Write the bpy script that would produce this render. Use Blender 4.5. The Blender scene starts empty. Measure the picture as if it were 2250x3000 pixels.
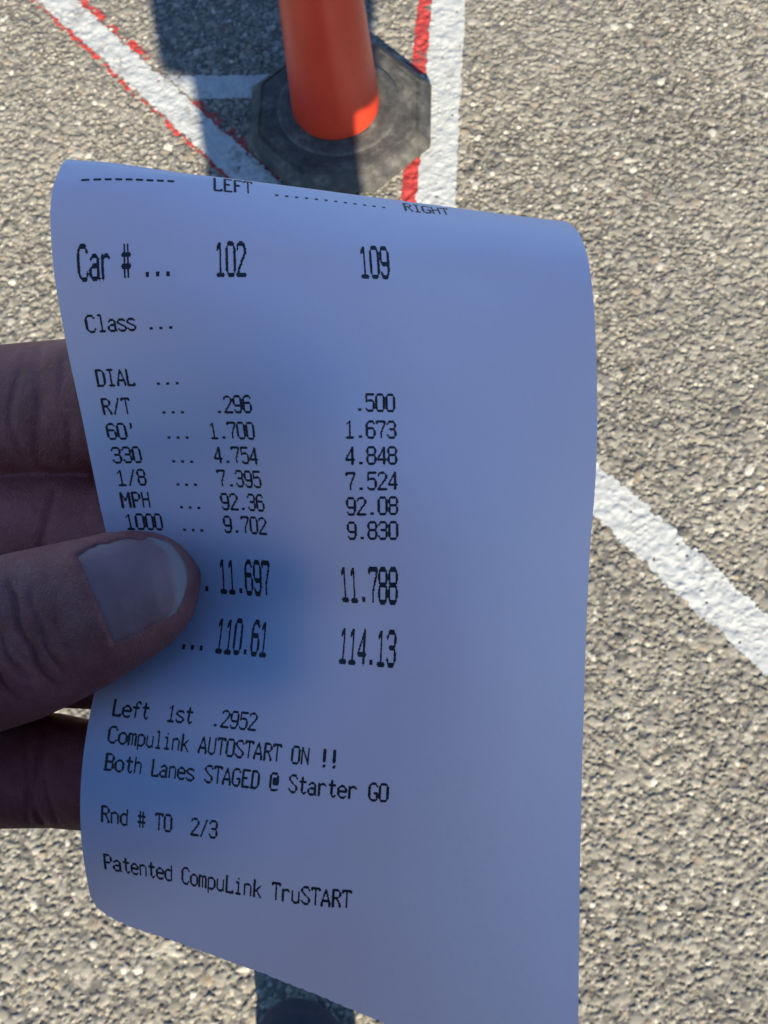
import bpy, bmesh, math, random
import numpy as np
from mathutils import Vector, Matrix
random.seed(4); rng = np.random.default_rng(7)
S = bpy.context.scene
COL = S.collection

# ------------------------------------------------------------------ camera, sky, sun, exposure
CAM_H = 1.45                                   # lens height above the ground, metres
FPX, CXP, CYP = 4150.0, 1125.0, 1500.0         # focal length and centre of the photograph (2250 x 3000)
dn = np.array([290., 1850., 4150.]); dn /= np.linalg.norm(dn)
up = -dn; iu = np.array([0, -1., 0]); yv = iu - (iu @ up) * up; yv /= np.linalg.norm(yv)
M3 = np.array([np.cross(yv, up), yv, up])      # camera axes (right, down, forward) -> world
CAMP = np.array([0, 0, CAM_H])
cam_d = bpy.data.cameras.new('camera'); cam = bpy.data.objects.new('camera', cam_d); COL.objects.link(cam)
R = M3 @ np.diag([1., -1., -1.])
mw = Matrix([list(R[i]) + [CAMP[i]] for i in range(3)] + [[0, 0, 0, 1]])
cam.matrix_world = mw
cam_d.sensor_fit = 'VERTICAL'; cam_d.sensor_height = 36.0; cam_d.sensor_width = 27.0
cam_d.lens = FPX / 3000 * 36.0; cam_d.clip_start = 0.01; cam_d.clip_end = 500
cam_d.dof.use_dof = True; cam_d.dof.focus_distance = 0.207; cam_d.dof.aperture_fstop = 130
S.camera = cam

SUN_EL, SUN_TO = math.radians(29.8), (0.17, -1.0)     # sun stands behind the photographer
world = bpy.data.worlds.new('World'); S.world = world; world.use_nodes = True
wn = world.node_tree; bg = wn.nodes['Background']
sky = wn.nodes.new('ShaderNodeTexSky'); sky.sky_type = 'NISHITA'; sky.sun_disc = False
sky.sun_elevation = SUN_EL; sky.sun_rotation = math.atan2(SUN_TO[0], SUN_TO[1])
sky.ozone_density = 7.0; sky.air_density = 1.0; sky.dust_density = 0.3
wn.links.new(sky.outputs[0], bg.inputs[0]); bg.inputs[1].default_value = 0.088
sl = bpy.data.lights.new('sun', 'SUN'); sl.energy = 5.0; sl.angle = math.radians(0.5); sl.color = (1.0, 0.90, 0.72)
sun = bpy.data.objects.new('sun', sl); COL.objects.link(sun)
st = np.array([SUN_TO[0], SUN_TO[1], 0]); st /= np.linalg.norm(st)
sv = st * math.cos(SUN_EL) + np.array([0, 0, math.sin(SUN_EL)])
sun.rotation_euler = Vector(sv).to_track_quat('Z', 'Y').to_euler(); sun.location = (0.5, -3, 3)
S.view_settings.view_transform = 'Standard'; S.view_settings.look = 'None'; S.view_settings.exposure = 1.5
S.render.engine = 'CYCLES'

# ------------------------------------------------------------------ helpers
def W(p):                                      # camera millimetres -> world metres
    return CAMP + (np.asarray(p, float) / 1000.0) @ M3.T
def gp(px, py, z=0.0):                         # where the ray of a pixel of the photo meets height z
    d = M3 @ np.array([(px - CXP) / FPX, (py - CYP) / FPX, 1.0]); t = (z - CAM_H) / d[2]
    return (CAMP + d * t)[:2]
def mesh_obj(name, verts, faces, mat, parent=None, smooth=True):
    me = bpy.data.meshes.new(name)
    verts = np.ascontiguousarray(verts, np.float32); 
    if not isinstance(faces, np.ndarray) and len({len(f) for f in faces}) == 1: faces = np.asarray(faces)
    if isinstance(faces, np.ndarray):
        k = faces.shape[1]; me.vertices.add(len(verts)); me.vertices.foreach_set('co', verts.ravel())
        me.loops.add(faces.size); me.loops.foreach_set('vertex_index', np.ascontiguousarray(faces.ravel(), np.int32))
        me.polygons.add(len(faces)); me.polygons.foreach_set('loop_start', np.arange(0, faces.size, k, dtype=np.int32))
        me.update(calc_edges=True)
    else:
        me.from_pydata([tuple(v) for v in verts], [], [tuple(f) for f in faces])
    me.polygons.foreach_set('use_smooth', np.full(len(me.polygons), smooth, dtype=bool)); me.update()
    if mat: me.materials.append(mat)
    o = bpy.data.objects.new(name, me); COL.objects.link(o); o.parent = parent
    return o
def fattr(o, name, arr, kind='FLOAT'):
    a = o.data.attributes.new(name, 'FLOAT_COLOR' if kind == 'COL' else 'FLOAT', 'POINT')
    a.data.foreach_set('color' if kind == 'COL' else 'value', np.ascontiguousarray(arr, np.float32).ravel())
def tag(o, label=None, cat=None, group=None, kind=None):
    for k, v in (('label', label), ('category', cat), ('group', group), ('kind', kind)):
        if v: o[k] = v
    return o
def empty(name, loc):
    o = bpy.data.objects.new(name, None); COL.objects.link(o); o.location = loc; o.empty_display_size = .05; return o
def to_parent(o, root):                        # meshes are written in world coordinates; hang them under their thing
    o.parent = root; o.matrix_parent_inverse = Matrix.Translation(root.location).inverted()
    return o
def grid_faces(nu, nv, wrap_v=False):
    i, j = np.meshgrid(np.arange(nu - 1), np.arange(nv if wrap_v else nv - 1), indexing='ij')
    j2 = (j + 1) % nv
    return np.stack([i * nv + j, (i + 1) * nv + j, (i + 1) * nv + j2, i * nv + j2], -1).reshape(-1, 4)
def frame(d):
    d = d / np.linalg.norm(d); a = np.array([0, 0, 1.]) if abs(d[2]) < .9 else np.array([1., 0, 0])
    x = np.cross(a, d); x /= np.linalg.norm(x); return d, x, np.cross(d, x)
def round_cone(p, q, r1, r2, n=28, flat=(1, 1), axes=None):    # closed limb segment with rounded ends
    p, q = np.asarray(p, float), np.asarray(q, float); d, x, y = frame(q - p)
    if axes is not None: x = np.asarray(axes) - (np.asarray(axes) @ d) * d; x /= np.linalg.norm(x); y = np.cross(d, x)
    L = np.linalg.norm(q - p); rings = []
    for k in range(1, 9):
        t = k / 8 * math.pi / 2; rings.append((-r1 * math.cos(t), r1 * math.sin(t)))
    for k in range(0, 8):
        t = k / 8 * math.pi / 2; rings.append((L + r2 * math.sin(t), r2 * math.cos(t)))
    th = np.linspace(0, 2 * math.pi, n, endpoint=False); V = [p - d * r1]
    for s, r in rings:
        V += list(p + d * s + np.outer(np.cos(th) * r * flat[0], x) + np.outer(np.sin(th) * r * flat[1], y))
    V.append(q + d * r2); V = np.array(V); m = len(rings); F = []
    for k in range(n): F.append((0, 1 + (k + 1) % n, 1 + k))
    for i in range(m - 1):
        for k in range(n): F.append((1 + i * n + k, 1 + i * n + (k + 1) % n, 1 + (i + 1) * n + (k + 1) % n, 1 + (i + 1) * n + k))
    e = len(V) - 1; b = 1 + (m - 1) * n
    for k in range(n): F.append((b + k, b + (k + 1) % n, e))
    return V, F
def chain(pts, rads, **k):
    return [round_cone(pts[i], pts[i + 1], rads[i], rads[i + 1], **k) for i in range(len(pts) - 1)]
def ball(c, r, n=32):                          # ellipsoid, r = (rx, ry, rz)
    V = [(0, 0, 1)]; F = []; m = 16
    for i in range(1, m):
        t = math.pi * i / m
        for k in range(n): a = 2 * math.pi * k / n; V.append((math.sin(t) * math.cos(a), math.sin(t) * math.sin(a), math.cos(t)))
    V.append((0, 0, -1))
    for k in range(n): F.append((0, 1 + k, 1 + (k + 1) % n))
    for i in range(m - 2):
        for k in range(n): F.append((1 + i * n + k, 1 + (i + 1) * n + k, 1 + (i + 1) * n + (k + 1) % n, 1 + i * n + (k + 1) % n))
    b = 1 + (m - 2) * n
    for k in range(n): F.append((b + k, len(V) - 1, b + (k + 1) % n))
    return np.array(V) * np.asarray(r) + np.asarray(c), F
def fuse(name, shells, voxel, smooth_it, mat):  # union of closed shells -> one continuous skin (vertices, faces)
    V, F, o = [], [], 0
    for v, f in shells:
        V.append(np.asarray(v)); F += [tuple(int(i) + o for i in q) for q in f]; o += len(v)
    V = np.concatenate(V); sc = 1.0
    me = bpy.data.meshes.new('tmp'); me.from_pydata([tuple(v) for v in V], [], F); me.update()
    bm = bmesh.new(); bm.from_mesh(me); bmesh.ops.recalc_face_normals(bm, faces=bm.faces); bm.to_mesh(me); bm.free()
    t = bpy.data.objects.new('tmp', me); COL.objects.link(t)
    m = t.modifiers.new('r', 'REMESH'); m.mode = 'VOXEL'; m.voxel_size = voxel; m.adaptivity = 0
    if smooth_it:
        s = t.modifiers.new('s', 'SMOOTH'); s.factor = .5; s.iterations = smooth_it
    dg = bpy.context.evaluated_depsgraph_get(); ev = t.evaluated_get(dg); em = ev.to_mesh()
    n = len(em.vertices); v = np.empty(n * 3, np.float32); em.vertices.foreach_get('co', v)
    nf = len(em.polygons); lv = np.empty(len(em.loops), np.int32); em.loops.foreach_get('vertex_index', lv)
    lt = np.empty(nf, np.int32); em.polygons.foreach_get('loop_total', lt)
    ev.to_mesh_clear(); bpy.data.objects.remove(t); bpy.data.meshes.remove(me)
    v = v.reshape(-1, 3).astype(float)
    if (lt == 4).all(): f = lv.reshape(-1, 4)
    else:
        f = []; c = 0
        for k in lt: f.append(tuple(lv[c:c + k])); c += k
    return v, f

# ------------------------------------------------------------------ materials
def mat(name):
    m = bpy.data.materials.new(name); m.use_nodes = True; nt = m.node_tree
    return m, nt, nt.nodes['Principled BSDF']
def N(nt, t, **k):
    n = nt.nodes.new('ShaderNode' + t)
    for a, b in k.items():
        if a.startswith('i_'): n.inputs[a[2:]].default_value = b
        else: setattr(n, a, b)
    return n
def noise(nt, scale, detail=3, rough=.6, obj=True):
    tc = N(nt, 'TexCoord'); n = N(nt, 'TexNoise'); n.inputs['Scale'].default_value = scale
    n.inputs['Detail'].default_value = detail; n.inputs['Roughness'].default_value = rough
    nt.links.new(tc.outputs['Object'], n.inputs['Vector']); return n
def ramp(nt, src, stops):
    r = N(nt, 'ValToRGB'); e = r.color_ramp.elements
    while len(e) < len(stops): e.new(.5)
    for x, (p, c) in zip(e, stops): x.position = p; x.color = tuple(c) + ((1,) if len(c) == 3 else ())
    nt.links.new(src, r.inputs[0]); return r
def bump(nt, b, src, dist, strength=1.0, prev=None):
    n = N(nt, 'Bump'); n.inputs['Strength'].default_value = strength; n.inputs['Distance'].default_value = dist
    nt.links.new(src, n.inputs['Height'])
    if prev: nt.links.new(prev.outputs[0], n.inputs['Normal'])
    nt.links.new(n.outputs[0], b.inputs['Normal']); return n
def mixc(nt, fac, a, b, mode='MIX'):
    m = N(nt, 'Mix', data_type='RGBA', blend_type=mode)
    for s, v in ((m.inputs[0], fac), (m.inputs[6], a), (m.inputs[7], b)):
        if hasattr(v, 'node'): nt.links.new(v, s)
        elif isinstance(v, (int, float)): s.default_value = v
        else: s.default_value = tuple(v) + (1,)
    return m.outputs[2]
def simple(name, stops, scale, rough, bscale=None, bdist=.001, spec=.5):
    m, nt, b = mat(name); n = noise(nt, scale, 5); r = ramp(nt, n.outputs['Fac'], stops)
    nt.links.new(r.outputs[0], b.inputs['Base Color']); b.inputs['Roughness'].default_value = rough
    b.inputs['Specular IOR Level'].default_value = spec
    if bscale: bump(nt, b, noise(nt, bscale, 4).outputs['Fac'], bdist)
    return m

def ground_material():
    m, nt, b = mat('aggregate_asphalt')
    a = N(nt, 'Attribute', attribute_name='stone_colour'); k = N(nt, 'Attribute', attribute_name='detail')
    tc = N(nt, 'TexCoord'); v = N(nt, 'TexVoronoi'); v.inputs['Scale'].default_value = 210
    nt.links.new(tc.outputs['Object'], v.inputs['Vector'])
    far = ramp(nt, v.outputs['Color'], [(.0, (0.052, 0.047, 0.038)), (.45, (0.145, 0.132, 0.102)), (1, (0.307, 0.281, 0.230))])
    c = mixc(nt, k.outputs['Fac'], far.outputs[0], a.outputs['Color'])
    fine = noise(nt, 1500, 3, .7); f = ramp(nt, fine.outputs['Fac'], [(.3, (.68, .68, .68)), (.7, (1.25, 1.25, 1.25))])
    c = mixc(nt, 1.0, c, f.outputs[0], 'MULTIPLY')
    big = noise(nt, 3.2, 4); g = ramp(nt, big.outputs['Fac'], [(.35, (.86, .86, .87)), (.65, (1.1, 1.09, 1.07))])
    c = mixc(nt, 1.0, c, g.outputs[0], 'MULTIPLY'); nt.links.new(c, b.inputs['Base Color'])
    b.inputs['Roughness'].default_value = .72; b.inputs['Specular IOR Level'].default_value = .35
    bump(nt, b, fine.outputs['Fac'], .0006, .8); return m
def paint_material(name, cols, dirt):
    m, nt, b = mat(name); n = noise(nt, 55, 6, .7); r = ramp(nt, n.outputs['Fac'], [(.3, cols[0]), (.62, cols[1])])
    d = N(nt, 'Attribute', attribute_name='scuff'); c = mixc(nt, d.outputs['Fac'], r.outputs[0], dirt)
    nt.links.new(c, b.inputs['Base Color']); b.inputs['Roughness'].default_value = .6
    bump(nt, b, noise(nt, 900, 3).outputs['Fac'], .0005, .7); return m
M_GROUND = ground_material()
M_WHITE = paint_material('white_road_paint', [(0.280, 0.290, 0.280), (0.343, 0.353, 0.339)], (0.175, 0.168, 0.154))
M_RED = paint_material('red_road_paint', [(0.240, 0.017, 0.015), (0.323, 0.034, 0.026)], (0.165, 0.075, 0.060))

def skin_material():
    m, nt, b = mat('skin'); n = noise(nt, 160, 6, .65)
    r = ramp(nt, n.outputs['Fac'], [(.25, (.225, .062, .052)), (.5, (.315, .103, .088)), (.75, (.39, .152, .13))])
    big = noise(nt, 38, 3); r2 = ramp(nt, big.outputs['Fac'], [(.35, (1.05, .84, .84)), (.65, (.97, 1.02, 1.0))])
    c = mixc(nt, 1.0, r.outputs[0], r2.outputs[0], 'MULTIPLY'); nt.links.new(c, b.inputs['Base Color'])
    b.inputs['Roughness'].default_value = .55; b.inputs['Specular IOR Level'].default_value = .4
    b.inputs['Subsurface Weight'].default_value = .25; b.inputs['Subsurface Radius'].default_value = (.004, .0015, .0008)
    b.inputs['Subsurface Scale'].default_value = 1.0
    tc = N(nt, 'TexCoord'); v = N(nt, 'TexVoronoi', feature='DISTANCE_TO_EDGE'); v.inputs['Scale'].default_value = 1100
    wv = noise(nt, 300, 2); add = N(nt, 'MixRGB'); add.inputs[0].default_value = .01
    nt.links.new(tc.outputs['Object'], add.inputs[1]); nt.links.new(wv.outputs['Color'], add.inputs[2])
    nt.links.new(add.outputs[0], v.inputs['Vector'])
    b1 = bump(nt, b, v.outputs['Distance'], .0009, .4); bump(nt, b, noise(nt, 420, 5, .7).outputs['Fac'], .0010, .38, b1)
    return m
M_SKIN = skin_material()
def nail_material():
    m, nt, b = mat('nail'); a = N(nt, 'Attribute', attribute_name='free_edge'); n = noise(nt, 120, 4)
    r = ramp(nt, n.outputs['Fac'], [(.3, (.28, .14, .14)), (.7, (.355, .20, .195))])
    c = mixc(nt, a.outputs['Fac'], r.outputs[0], (.37, .295, .275)); nt.links.new(c, b.inputs['Base Color'])
    b.inputs['Roughness'].default_value = .5; b.inputs['Subsurface Weight'].default_value = .2
    b.inputs['Subsurface Radius'].default_value = (.002, .001, .0006); b.inputs['Subsurface Scale'].default_value = 1.0
    bump(nt, b, noise(nt, 260, 4).outputs['Fac'], .0007, .4); return m
M_NAIL = nail_material()
def paper_material():
    m, nt, b = mat('thermal_paper'); out = nt.nodes['Material Output']
    b.inputs['Base Color'].default_value = (.62, .76, .98, 1); b.inputs['Roughness'].default_value = .42  # faintly bluish paper, deepened with the sky's blue light put into its colour
    b.inputs['Specular IOR Level'].default_value = .35
    n = noise(nt, 900, 4, .7); bb_ = bump(nt, b, n.outputs['Fac'], .0002, .25); bump(nt, b, noise(nt, 60, 3, .5).outputs['Fac'], .004, .10, bb_)
    t = N(nt, 'BsdfTranslucent'); t.inputs['Color'].default_value = (.95, .78, .68, 1)
    mx = N(nt, 'MixShader'); mx.inputs[0].default_value = .32
    nt.links.new(b.outputs[0], mx.inputs[1]); nt.links.new(t.outputs[0], mx.inputs[2]); nt.links.new(mx.outputs[0], out.inputs[0]); return m
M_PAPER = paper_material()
M_INK = simple('thermal_ink', [(.35, (.010, .010, .016)), (.7, (.03, .03, .04))], 900, .55)
def post_material():
    m, nt, b = mat('orange_plastic'); n = noise(nt, 14, 5); r = ramp(nt, n.outputs['Fac'], [(.3, (.41, .026, .009)), (.7, (.47, .040, .014))])
    s = noise(nt, 90, 5, .75); sc = ramp(nt, s.outputs['Fac'], [(.58, (1, 1, 1)), (.72, (.62, .58, .58))])
    c = mixc(nt, 1.0, r.outputs[0], sc.outputs[0], 'MULTIPLY'); nt.links.new(c, b.inputs['Base Color'])
    b.inputs['Roughness'].default_value = .38; bump(nt, b, noise(nt, 60, 5).outputs['Fac'], .0006, .4); return m
M_POST = post_material()
def rubber_material():
    m, nt, b = mat('dusty_rubber'); tc = N(nt, 'TexCoord'); w = N(nt, 'TexWave', wave_type='RINGS', rings_direction='Z')
    w.inputs['Scale'].default_value = 30; w.inputs['Distortion'].default_value = 6; w.inputs['Detail'].default_value = 3; w.inputs['Detail Scale'].default_value = 2.0
    nt.links.new(tc.outputs['Object'], w.inputs['Vector']); n = noise(nt, 40, 6, .7)
    mx = N(nt, 'Math', operation='MULTIPLY_ADD'); mx.inputs[1].default_value = .05; nt.links.new(w.outputs['Fac'], mx.inputs[0]); nt.links.new(n.outputs['Fac'], mx.inputs[2])
    r = ramp(nt, mx.outputs[0], [(.37, (.022, .021, .019)), (.55, (.052, .049, .042)), (.76, (.13, .122, .10))])
    nt.links.new(r.outputs[0], b.inputs['Base Color']); b.inputs['Roughness'].default_value = .8
    bump(nt, b, n.outputs['Fac'], .003, .7); return m
M_RUBBER = rubber_material()
M_DENIM = simple('dark_trousers', [(.3, (0.007, 0.008, 0.013)), (.7, (0.017, 0.019, 0.029))], 300, .9, 1400, .0008)
M_JACKET = simple('navy_jacket', [(.3, (.018, .022, .040)), (.7, (.035, .042, .07))], 40, .85, 900, .001)
M_SHOE = simple('navy_suede', [(.3, (0.006, 0.010, 0.024)), (.7, (0.013, 0.019, 0.042))], 200, .85, 1200, .0008)
M_SOLE = simple('shoe_sole', [(.3, (.02, .02, .022)), (.7, (.05, .05, .05))], 90, .8, 500, .001)
M_HAIR = simple('brown_hair', [(.3, (.02, .013, .008)), (.7, (.06, .04, .025))], 220, .6, 700, .002)
M_PHONE = simple('phone_glass', [(.3, (.012, .012, .013)), (.7, (.02, .02, .022))], 20, .2)

# ------------------------------------------------------------------ ground: one sheet, fine stones where the photo looks, coarse to the horizon
STEP = 0.0015
GX0, GX1, GY0, GY1 = -0.84, 0.56, -0.06, 1.58
def axis(a, b):
    core = np.arange(a, b, STEP); o = []; s = .004; p = 0
    while p < 70: p += s; o.append(p); s *= 1.35
    o = np.array(o); return np.concatenate([core[0] - o[::-1], core, core[-1] + o]), len(o), len(core)
gx, ox, nx = axis(GX0, GX1); gy, oy, ny = axis(GY0, GY1)
def smooth_noise(nx, ny, cell, seed):
    r = np.random.default_rng(seed); a = r.random((nx // cell + 3, ny // cell + 3))
    x = np.arange(nx) / cell; y = np.arange(ny) / cell; i = x.astype(int); j = y.astype(int)
    fx = x - i; fy = y - j; fx = fx * fx * (3 - 2 * fx); fy = fy * fy * (3 - 2 * fy)
    A = a[i][:, j]; B = a[i + 1][:, j]; C_ = a[i][:, j + 1]; D = a[i + 1][:, j + 1]
    return (A * (1 - fx)[:, None] + B * fx[:, None]) * (1 - fy) + (C_ * (1 - fx)[:, None] + D * fx[:, None]) * fy
ns = 210000
sx = rng.uniform(0, nx, ns); sy = rng.uniform(0, ny, ns)                     # stone centres in cells
rad = np.clip(rng.lognormal(math.log(1.28), .45, ns), .9, 4.6)               # radius in cells (1.5 mm each)
asp = rng.uniform(.6, 1.0, ns); ang = rng.uniform(0, math.pi, ns)
top = rng.normal(0, .0004, ns) + rad * STEP * .10
K = 5; off = np.arange(-K, K + 1); OX, OY = np.meshgrid(off, off, indexing='ij')
ci = np.round(sx).astype(int); cj = np.round(sy).astype(int)
H = (-.0016 + .0010 * (smooth_noise(nx, ny, 3, 1) - .5)).ravel(); ID = np.full(nx * ny, -1)
hs, js, ids = [], [], []
for q in range(0, ns, 15000):
    s = slice(q, q + 15000); dx = OX[None] + (ci[s] - sx[s])[:, None, None]; dy = OY[None] + (cj[s] - sy[s])[:, None, None]
    ca, sa = np.cos(ang[s])[:, None, None], np.sin(ang[s])[:, None, None]
    u = (dx * ca + dy * sa) / rad[s][:, None, None]; v = (-dx * sa + dy * ca) / (rad[s] * asp[s])[:, None, None]
    d2 = np.abs(u) ** 2.4 + np.abs(v) ** 2.4
    h = top[s][:, None, None] - .0013 * np.minimum(d2, 1.2) ** 1.6 + (.00035 * rng.normal(size=len(d2)))[:, None, None] * u
    ii = ci[s][:, None, None] + OX[None]; jj = cj[s][:, None, None] + OY[None]
    ok = (d2 < 1) & (ii >= 0) & (ii < nx) & (jj >= 0) & (jj < ny)
    hs.append(h[ok]); js.append((ii * ny + jj)[ok]); ids.append(np.broadcast_to(np.arange(q, min(q + 15000, ns))[:, None, None], ok.shape)[ok])
hs, js, ids = np.concatenate(hs), np.concatenate(js), np.concatenate(ids)
o = np.argsort(hs, kind='stable'); hs, js, ids = hs[o], js[o], ids[o]
keep = hs > H[js]; H[js[keep]] = hs[keep]; ID[js[keep]] = ids[keep]
H = H.reshape(nx, ny); ID = ID.reshape(nx, ny)
pal = np.array([(.33, .31, .265), (.40, .375, .325), (.28, .262, .225), (.48, .455, .40), (.24, .235, .225), (.72, .69, .62), (.10, .095, .09), (.36, .29, .215)])
pw = np.array([.27, .22, .15, .10, .08, .045, .10, .035])
pal = pal * np.array([.565, .555, .51]); sc_ = pal[rng.choice(len(pal), ns, p=pw / pw.sum())] * rng.uniform(.72, 1.25, (ns, 1))
CG = np.empty((nx, ny, 3)); CG[:] = (.10, .094, .079)
CG[ID >= 0] = sc_[ID[ID >= 0]]
wear = smooth_noise(nx, ny, 90, 5)[..., None]; tan = np.array([.175, .166, .142])
CG = CG * (1 - .25 * wear) + tan * (.34 * wear)                                           # rubbed, dusty patches
Xg, Yg = np.meshgrid(gx, gy, indexing='ij'); Zg = np.full(Xg.shape, -.0011); Zg[ox:ox + nx, oy:oy + ny] = H
Cg = np.ones(Xg.shape + (4,)) * .3; Cg[ox:ox + nx, oy:oy + ny, :3] = CG; Dg = np.zeros(Xg.shape)
Dg[ox + 2:ox + nx - 2, oy + 2:oy + ny - 2] = 1
g = mesh_obj('ground', np.stack([Xg, Yg, Zg], -1).reshape(-1, 3), grid_faces(len(gx), len(gy)), M_GROUND)
fattr(g, 'stone_colour', Cg.reshape(-1, 4), 'COL'); fattr(g, 'detail', Dg.ravel())
tag(g, 'sunlit tan and grey exposed stone asphalt underfoot', kind='structure')

# ------------------------------------------------------------------ painted markings: films lying over the same stones
cxs, cys = gx[ox:ox + nx], gy[oy:oy + ny]
def blur(a, k):
    for ax in (0, 1):
        b = a.copy()
        for d in range(1, k + 1): b += np.roll(a, d, ax) + np.roll(a, -d, ax)
        a = b / (2 * k + 1)
    return a
HB = blur(H, 3); n1 = smooth_noise(nx, ny, 3, 11) - .5; n2 = smooth_noise(nx, ny, 14, 12) - .5; n3 = smooth_noise(nx, ny, 40, 13)
PX, PY = np.meshgrid(cxs, cys, indexing='ij')
def inside(poly, rough):                        # signed distance to a convex polygon (positive inside), with a ragged edge
    poly = [np.asarray(p) for p in poly]; c = np.mean(poly, 0); d = np.full(PX.shape, 1e9)
    for a, b in zip(poly, poly[1:] + poly[:1]):
        e = b - a; n_ = np.array([-e[1], e[0]]) / np.linalg.norm(e)
        if (c - a) @ n_ < 0: n_ = -n_
        d = np.minimum(d, (PX - a[0]) * n_[0] + (PY - a[1]) * n_[1])
    return d + rough * (n1 * .006 + n2 * .005)
def film(name, ok, lift, fill, m, label, wear=0.0):
    ok = ok & ((H > -.0018 + wear) | (n1 < .43))
    cell = ok[:-1, :-1] & ok[1:, :-1] & ok[1:, 1:] & ok[:-1, 1:]
    i, j = np.nonzero(cell); idx = lambda a, b: a * ny + b
    f = np.stack([idx(i, j), idx(i + 1, j), idx(i + 1, j + 1), idx(i, j + 1)], -1)
    z = np.maximum(H, fill * HB + (1 - fill) * H + .0002) + lift
    u, inv = np.unique(f, return_inverse=True); V = np.stack([PX.ravel()[u], PY.ravel()[u], z.ravel()[u]], -1)
    ob = mesh_obj(name, V, inv.reshape(-1, 4), m)
    fattr(ob, 'scuff', np.clip((n3 * .5 + n2 + n1 * .7 - .62) * 4, 0, .7).ravel()[u])
    return tag(ob, label, kind='structure')
def P(*pts): return [gp(*p) for p in pts]
def ext(a, b, t): a, b = np.asarray(a), np.asarray(b); return a + (b - a) * t
# long diagonal line, two straight edges through points read on the ground
e1 = P((224, 0), (1757, 1360)); e2 = P((110, 0), (1736, 1512))
diag = [ext(*e1, -.19), ext(*e1, 1.5), ext(*e2, 1.5), ext(*e2, -.19)]
dsd = inside(diag, 1.0); 
d_dir = e1[1] - e1[0]; d_dir /= np.linalg.norm(d_dir); d_nrm = np.array([d_dir[1], -d_dir[0]])
across = (PX - e1[0][0]) * d_nrm[0] + (PY - e1[0][1]) * d_nrm[1]; along = (PX - e1[0][0]) * d_dir[0] + (PY - e1[0][1]) * d_dir[1]
rl = P((1267, -40), (1217, 590)); rr = P((1367, -40), (1337, 600))
right = [ext(*rl, -.5), ext(*rl, 1.35), ext(*rr, 1.35), ext(*rr, -.5)]
rsd = inside(right, .45)
bar = P((474, 221), (1290, 216), (1290, 286), (560, 291)); bsd = inside(bar, .5)
w_r = .019
redr = [ext(*rl, -.5) + (-w_r, 0), ext(*rl, 1.35) + (-w_r, 0), ext(*rl, 1.35) + (.006, 0), ext(*rl, -.5) + (.006, 0)]
redr_sd = inside(redr, .4)
sgn = 1.0 if ((e2[0] - e1[0]) @ d_nrm) > 0 else -1.0
def strip_beside(e, t0, t1, side, w, rough): return inside([ext(*e, t0) - d_nrm * side * .004, ext(*e, t1) - d_nrm * side * .004, ext(*e, t1) + d_nrm * side * w, ext(*e, t0) + d_nrm * side * w], rough * 1.5)
red_a = strip_beside(e1, -.2, .62, -sgn, .0105, .6); red_b = strip_beside(e2, -.2, .62, sgn, .0055, 1.2)
film('red_line', (redr_sd > 0) & (bsd < 0) & (n3 > .12), .0002, .3, M_RED, 'faded red stripe along the left side of the upright white line', .0002)
film('red_line', (red_a > 0) & (bsd < -.002) & (n2 + n1 + (n3 - .5) * .8 > -.12), .0002, .3, M_RED, 'thin red stripe along the upper edge of the diagonal white line', .0003)
film('red_line', (red_b > 0) & (n3 + n1 * .8 + n2 * .5 > .36), .0002, .3, M_RED, 'broken thin red edging under the lower edge of the diagonal white line', .0003)
film('white_line', dsd > 0, .0006, .9, M_WHITE, 'white painted line running diagonally under the held slip')
film('white_line', (rsd > 0), .0006, .94, M_WHITE, 'upright white painted line right of the post base')
film('white_line', (bsd > 0) & (dsd < -.0005) & (rsd < -.0005), .0006, .92, M_WHITE, 'short white cross stripe running under the post base')

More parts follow.
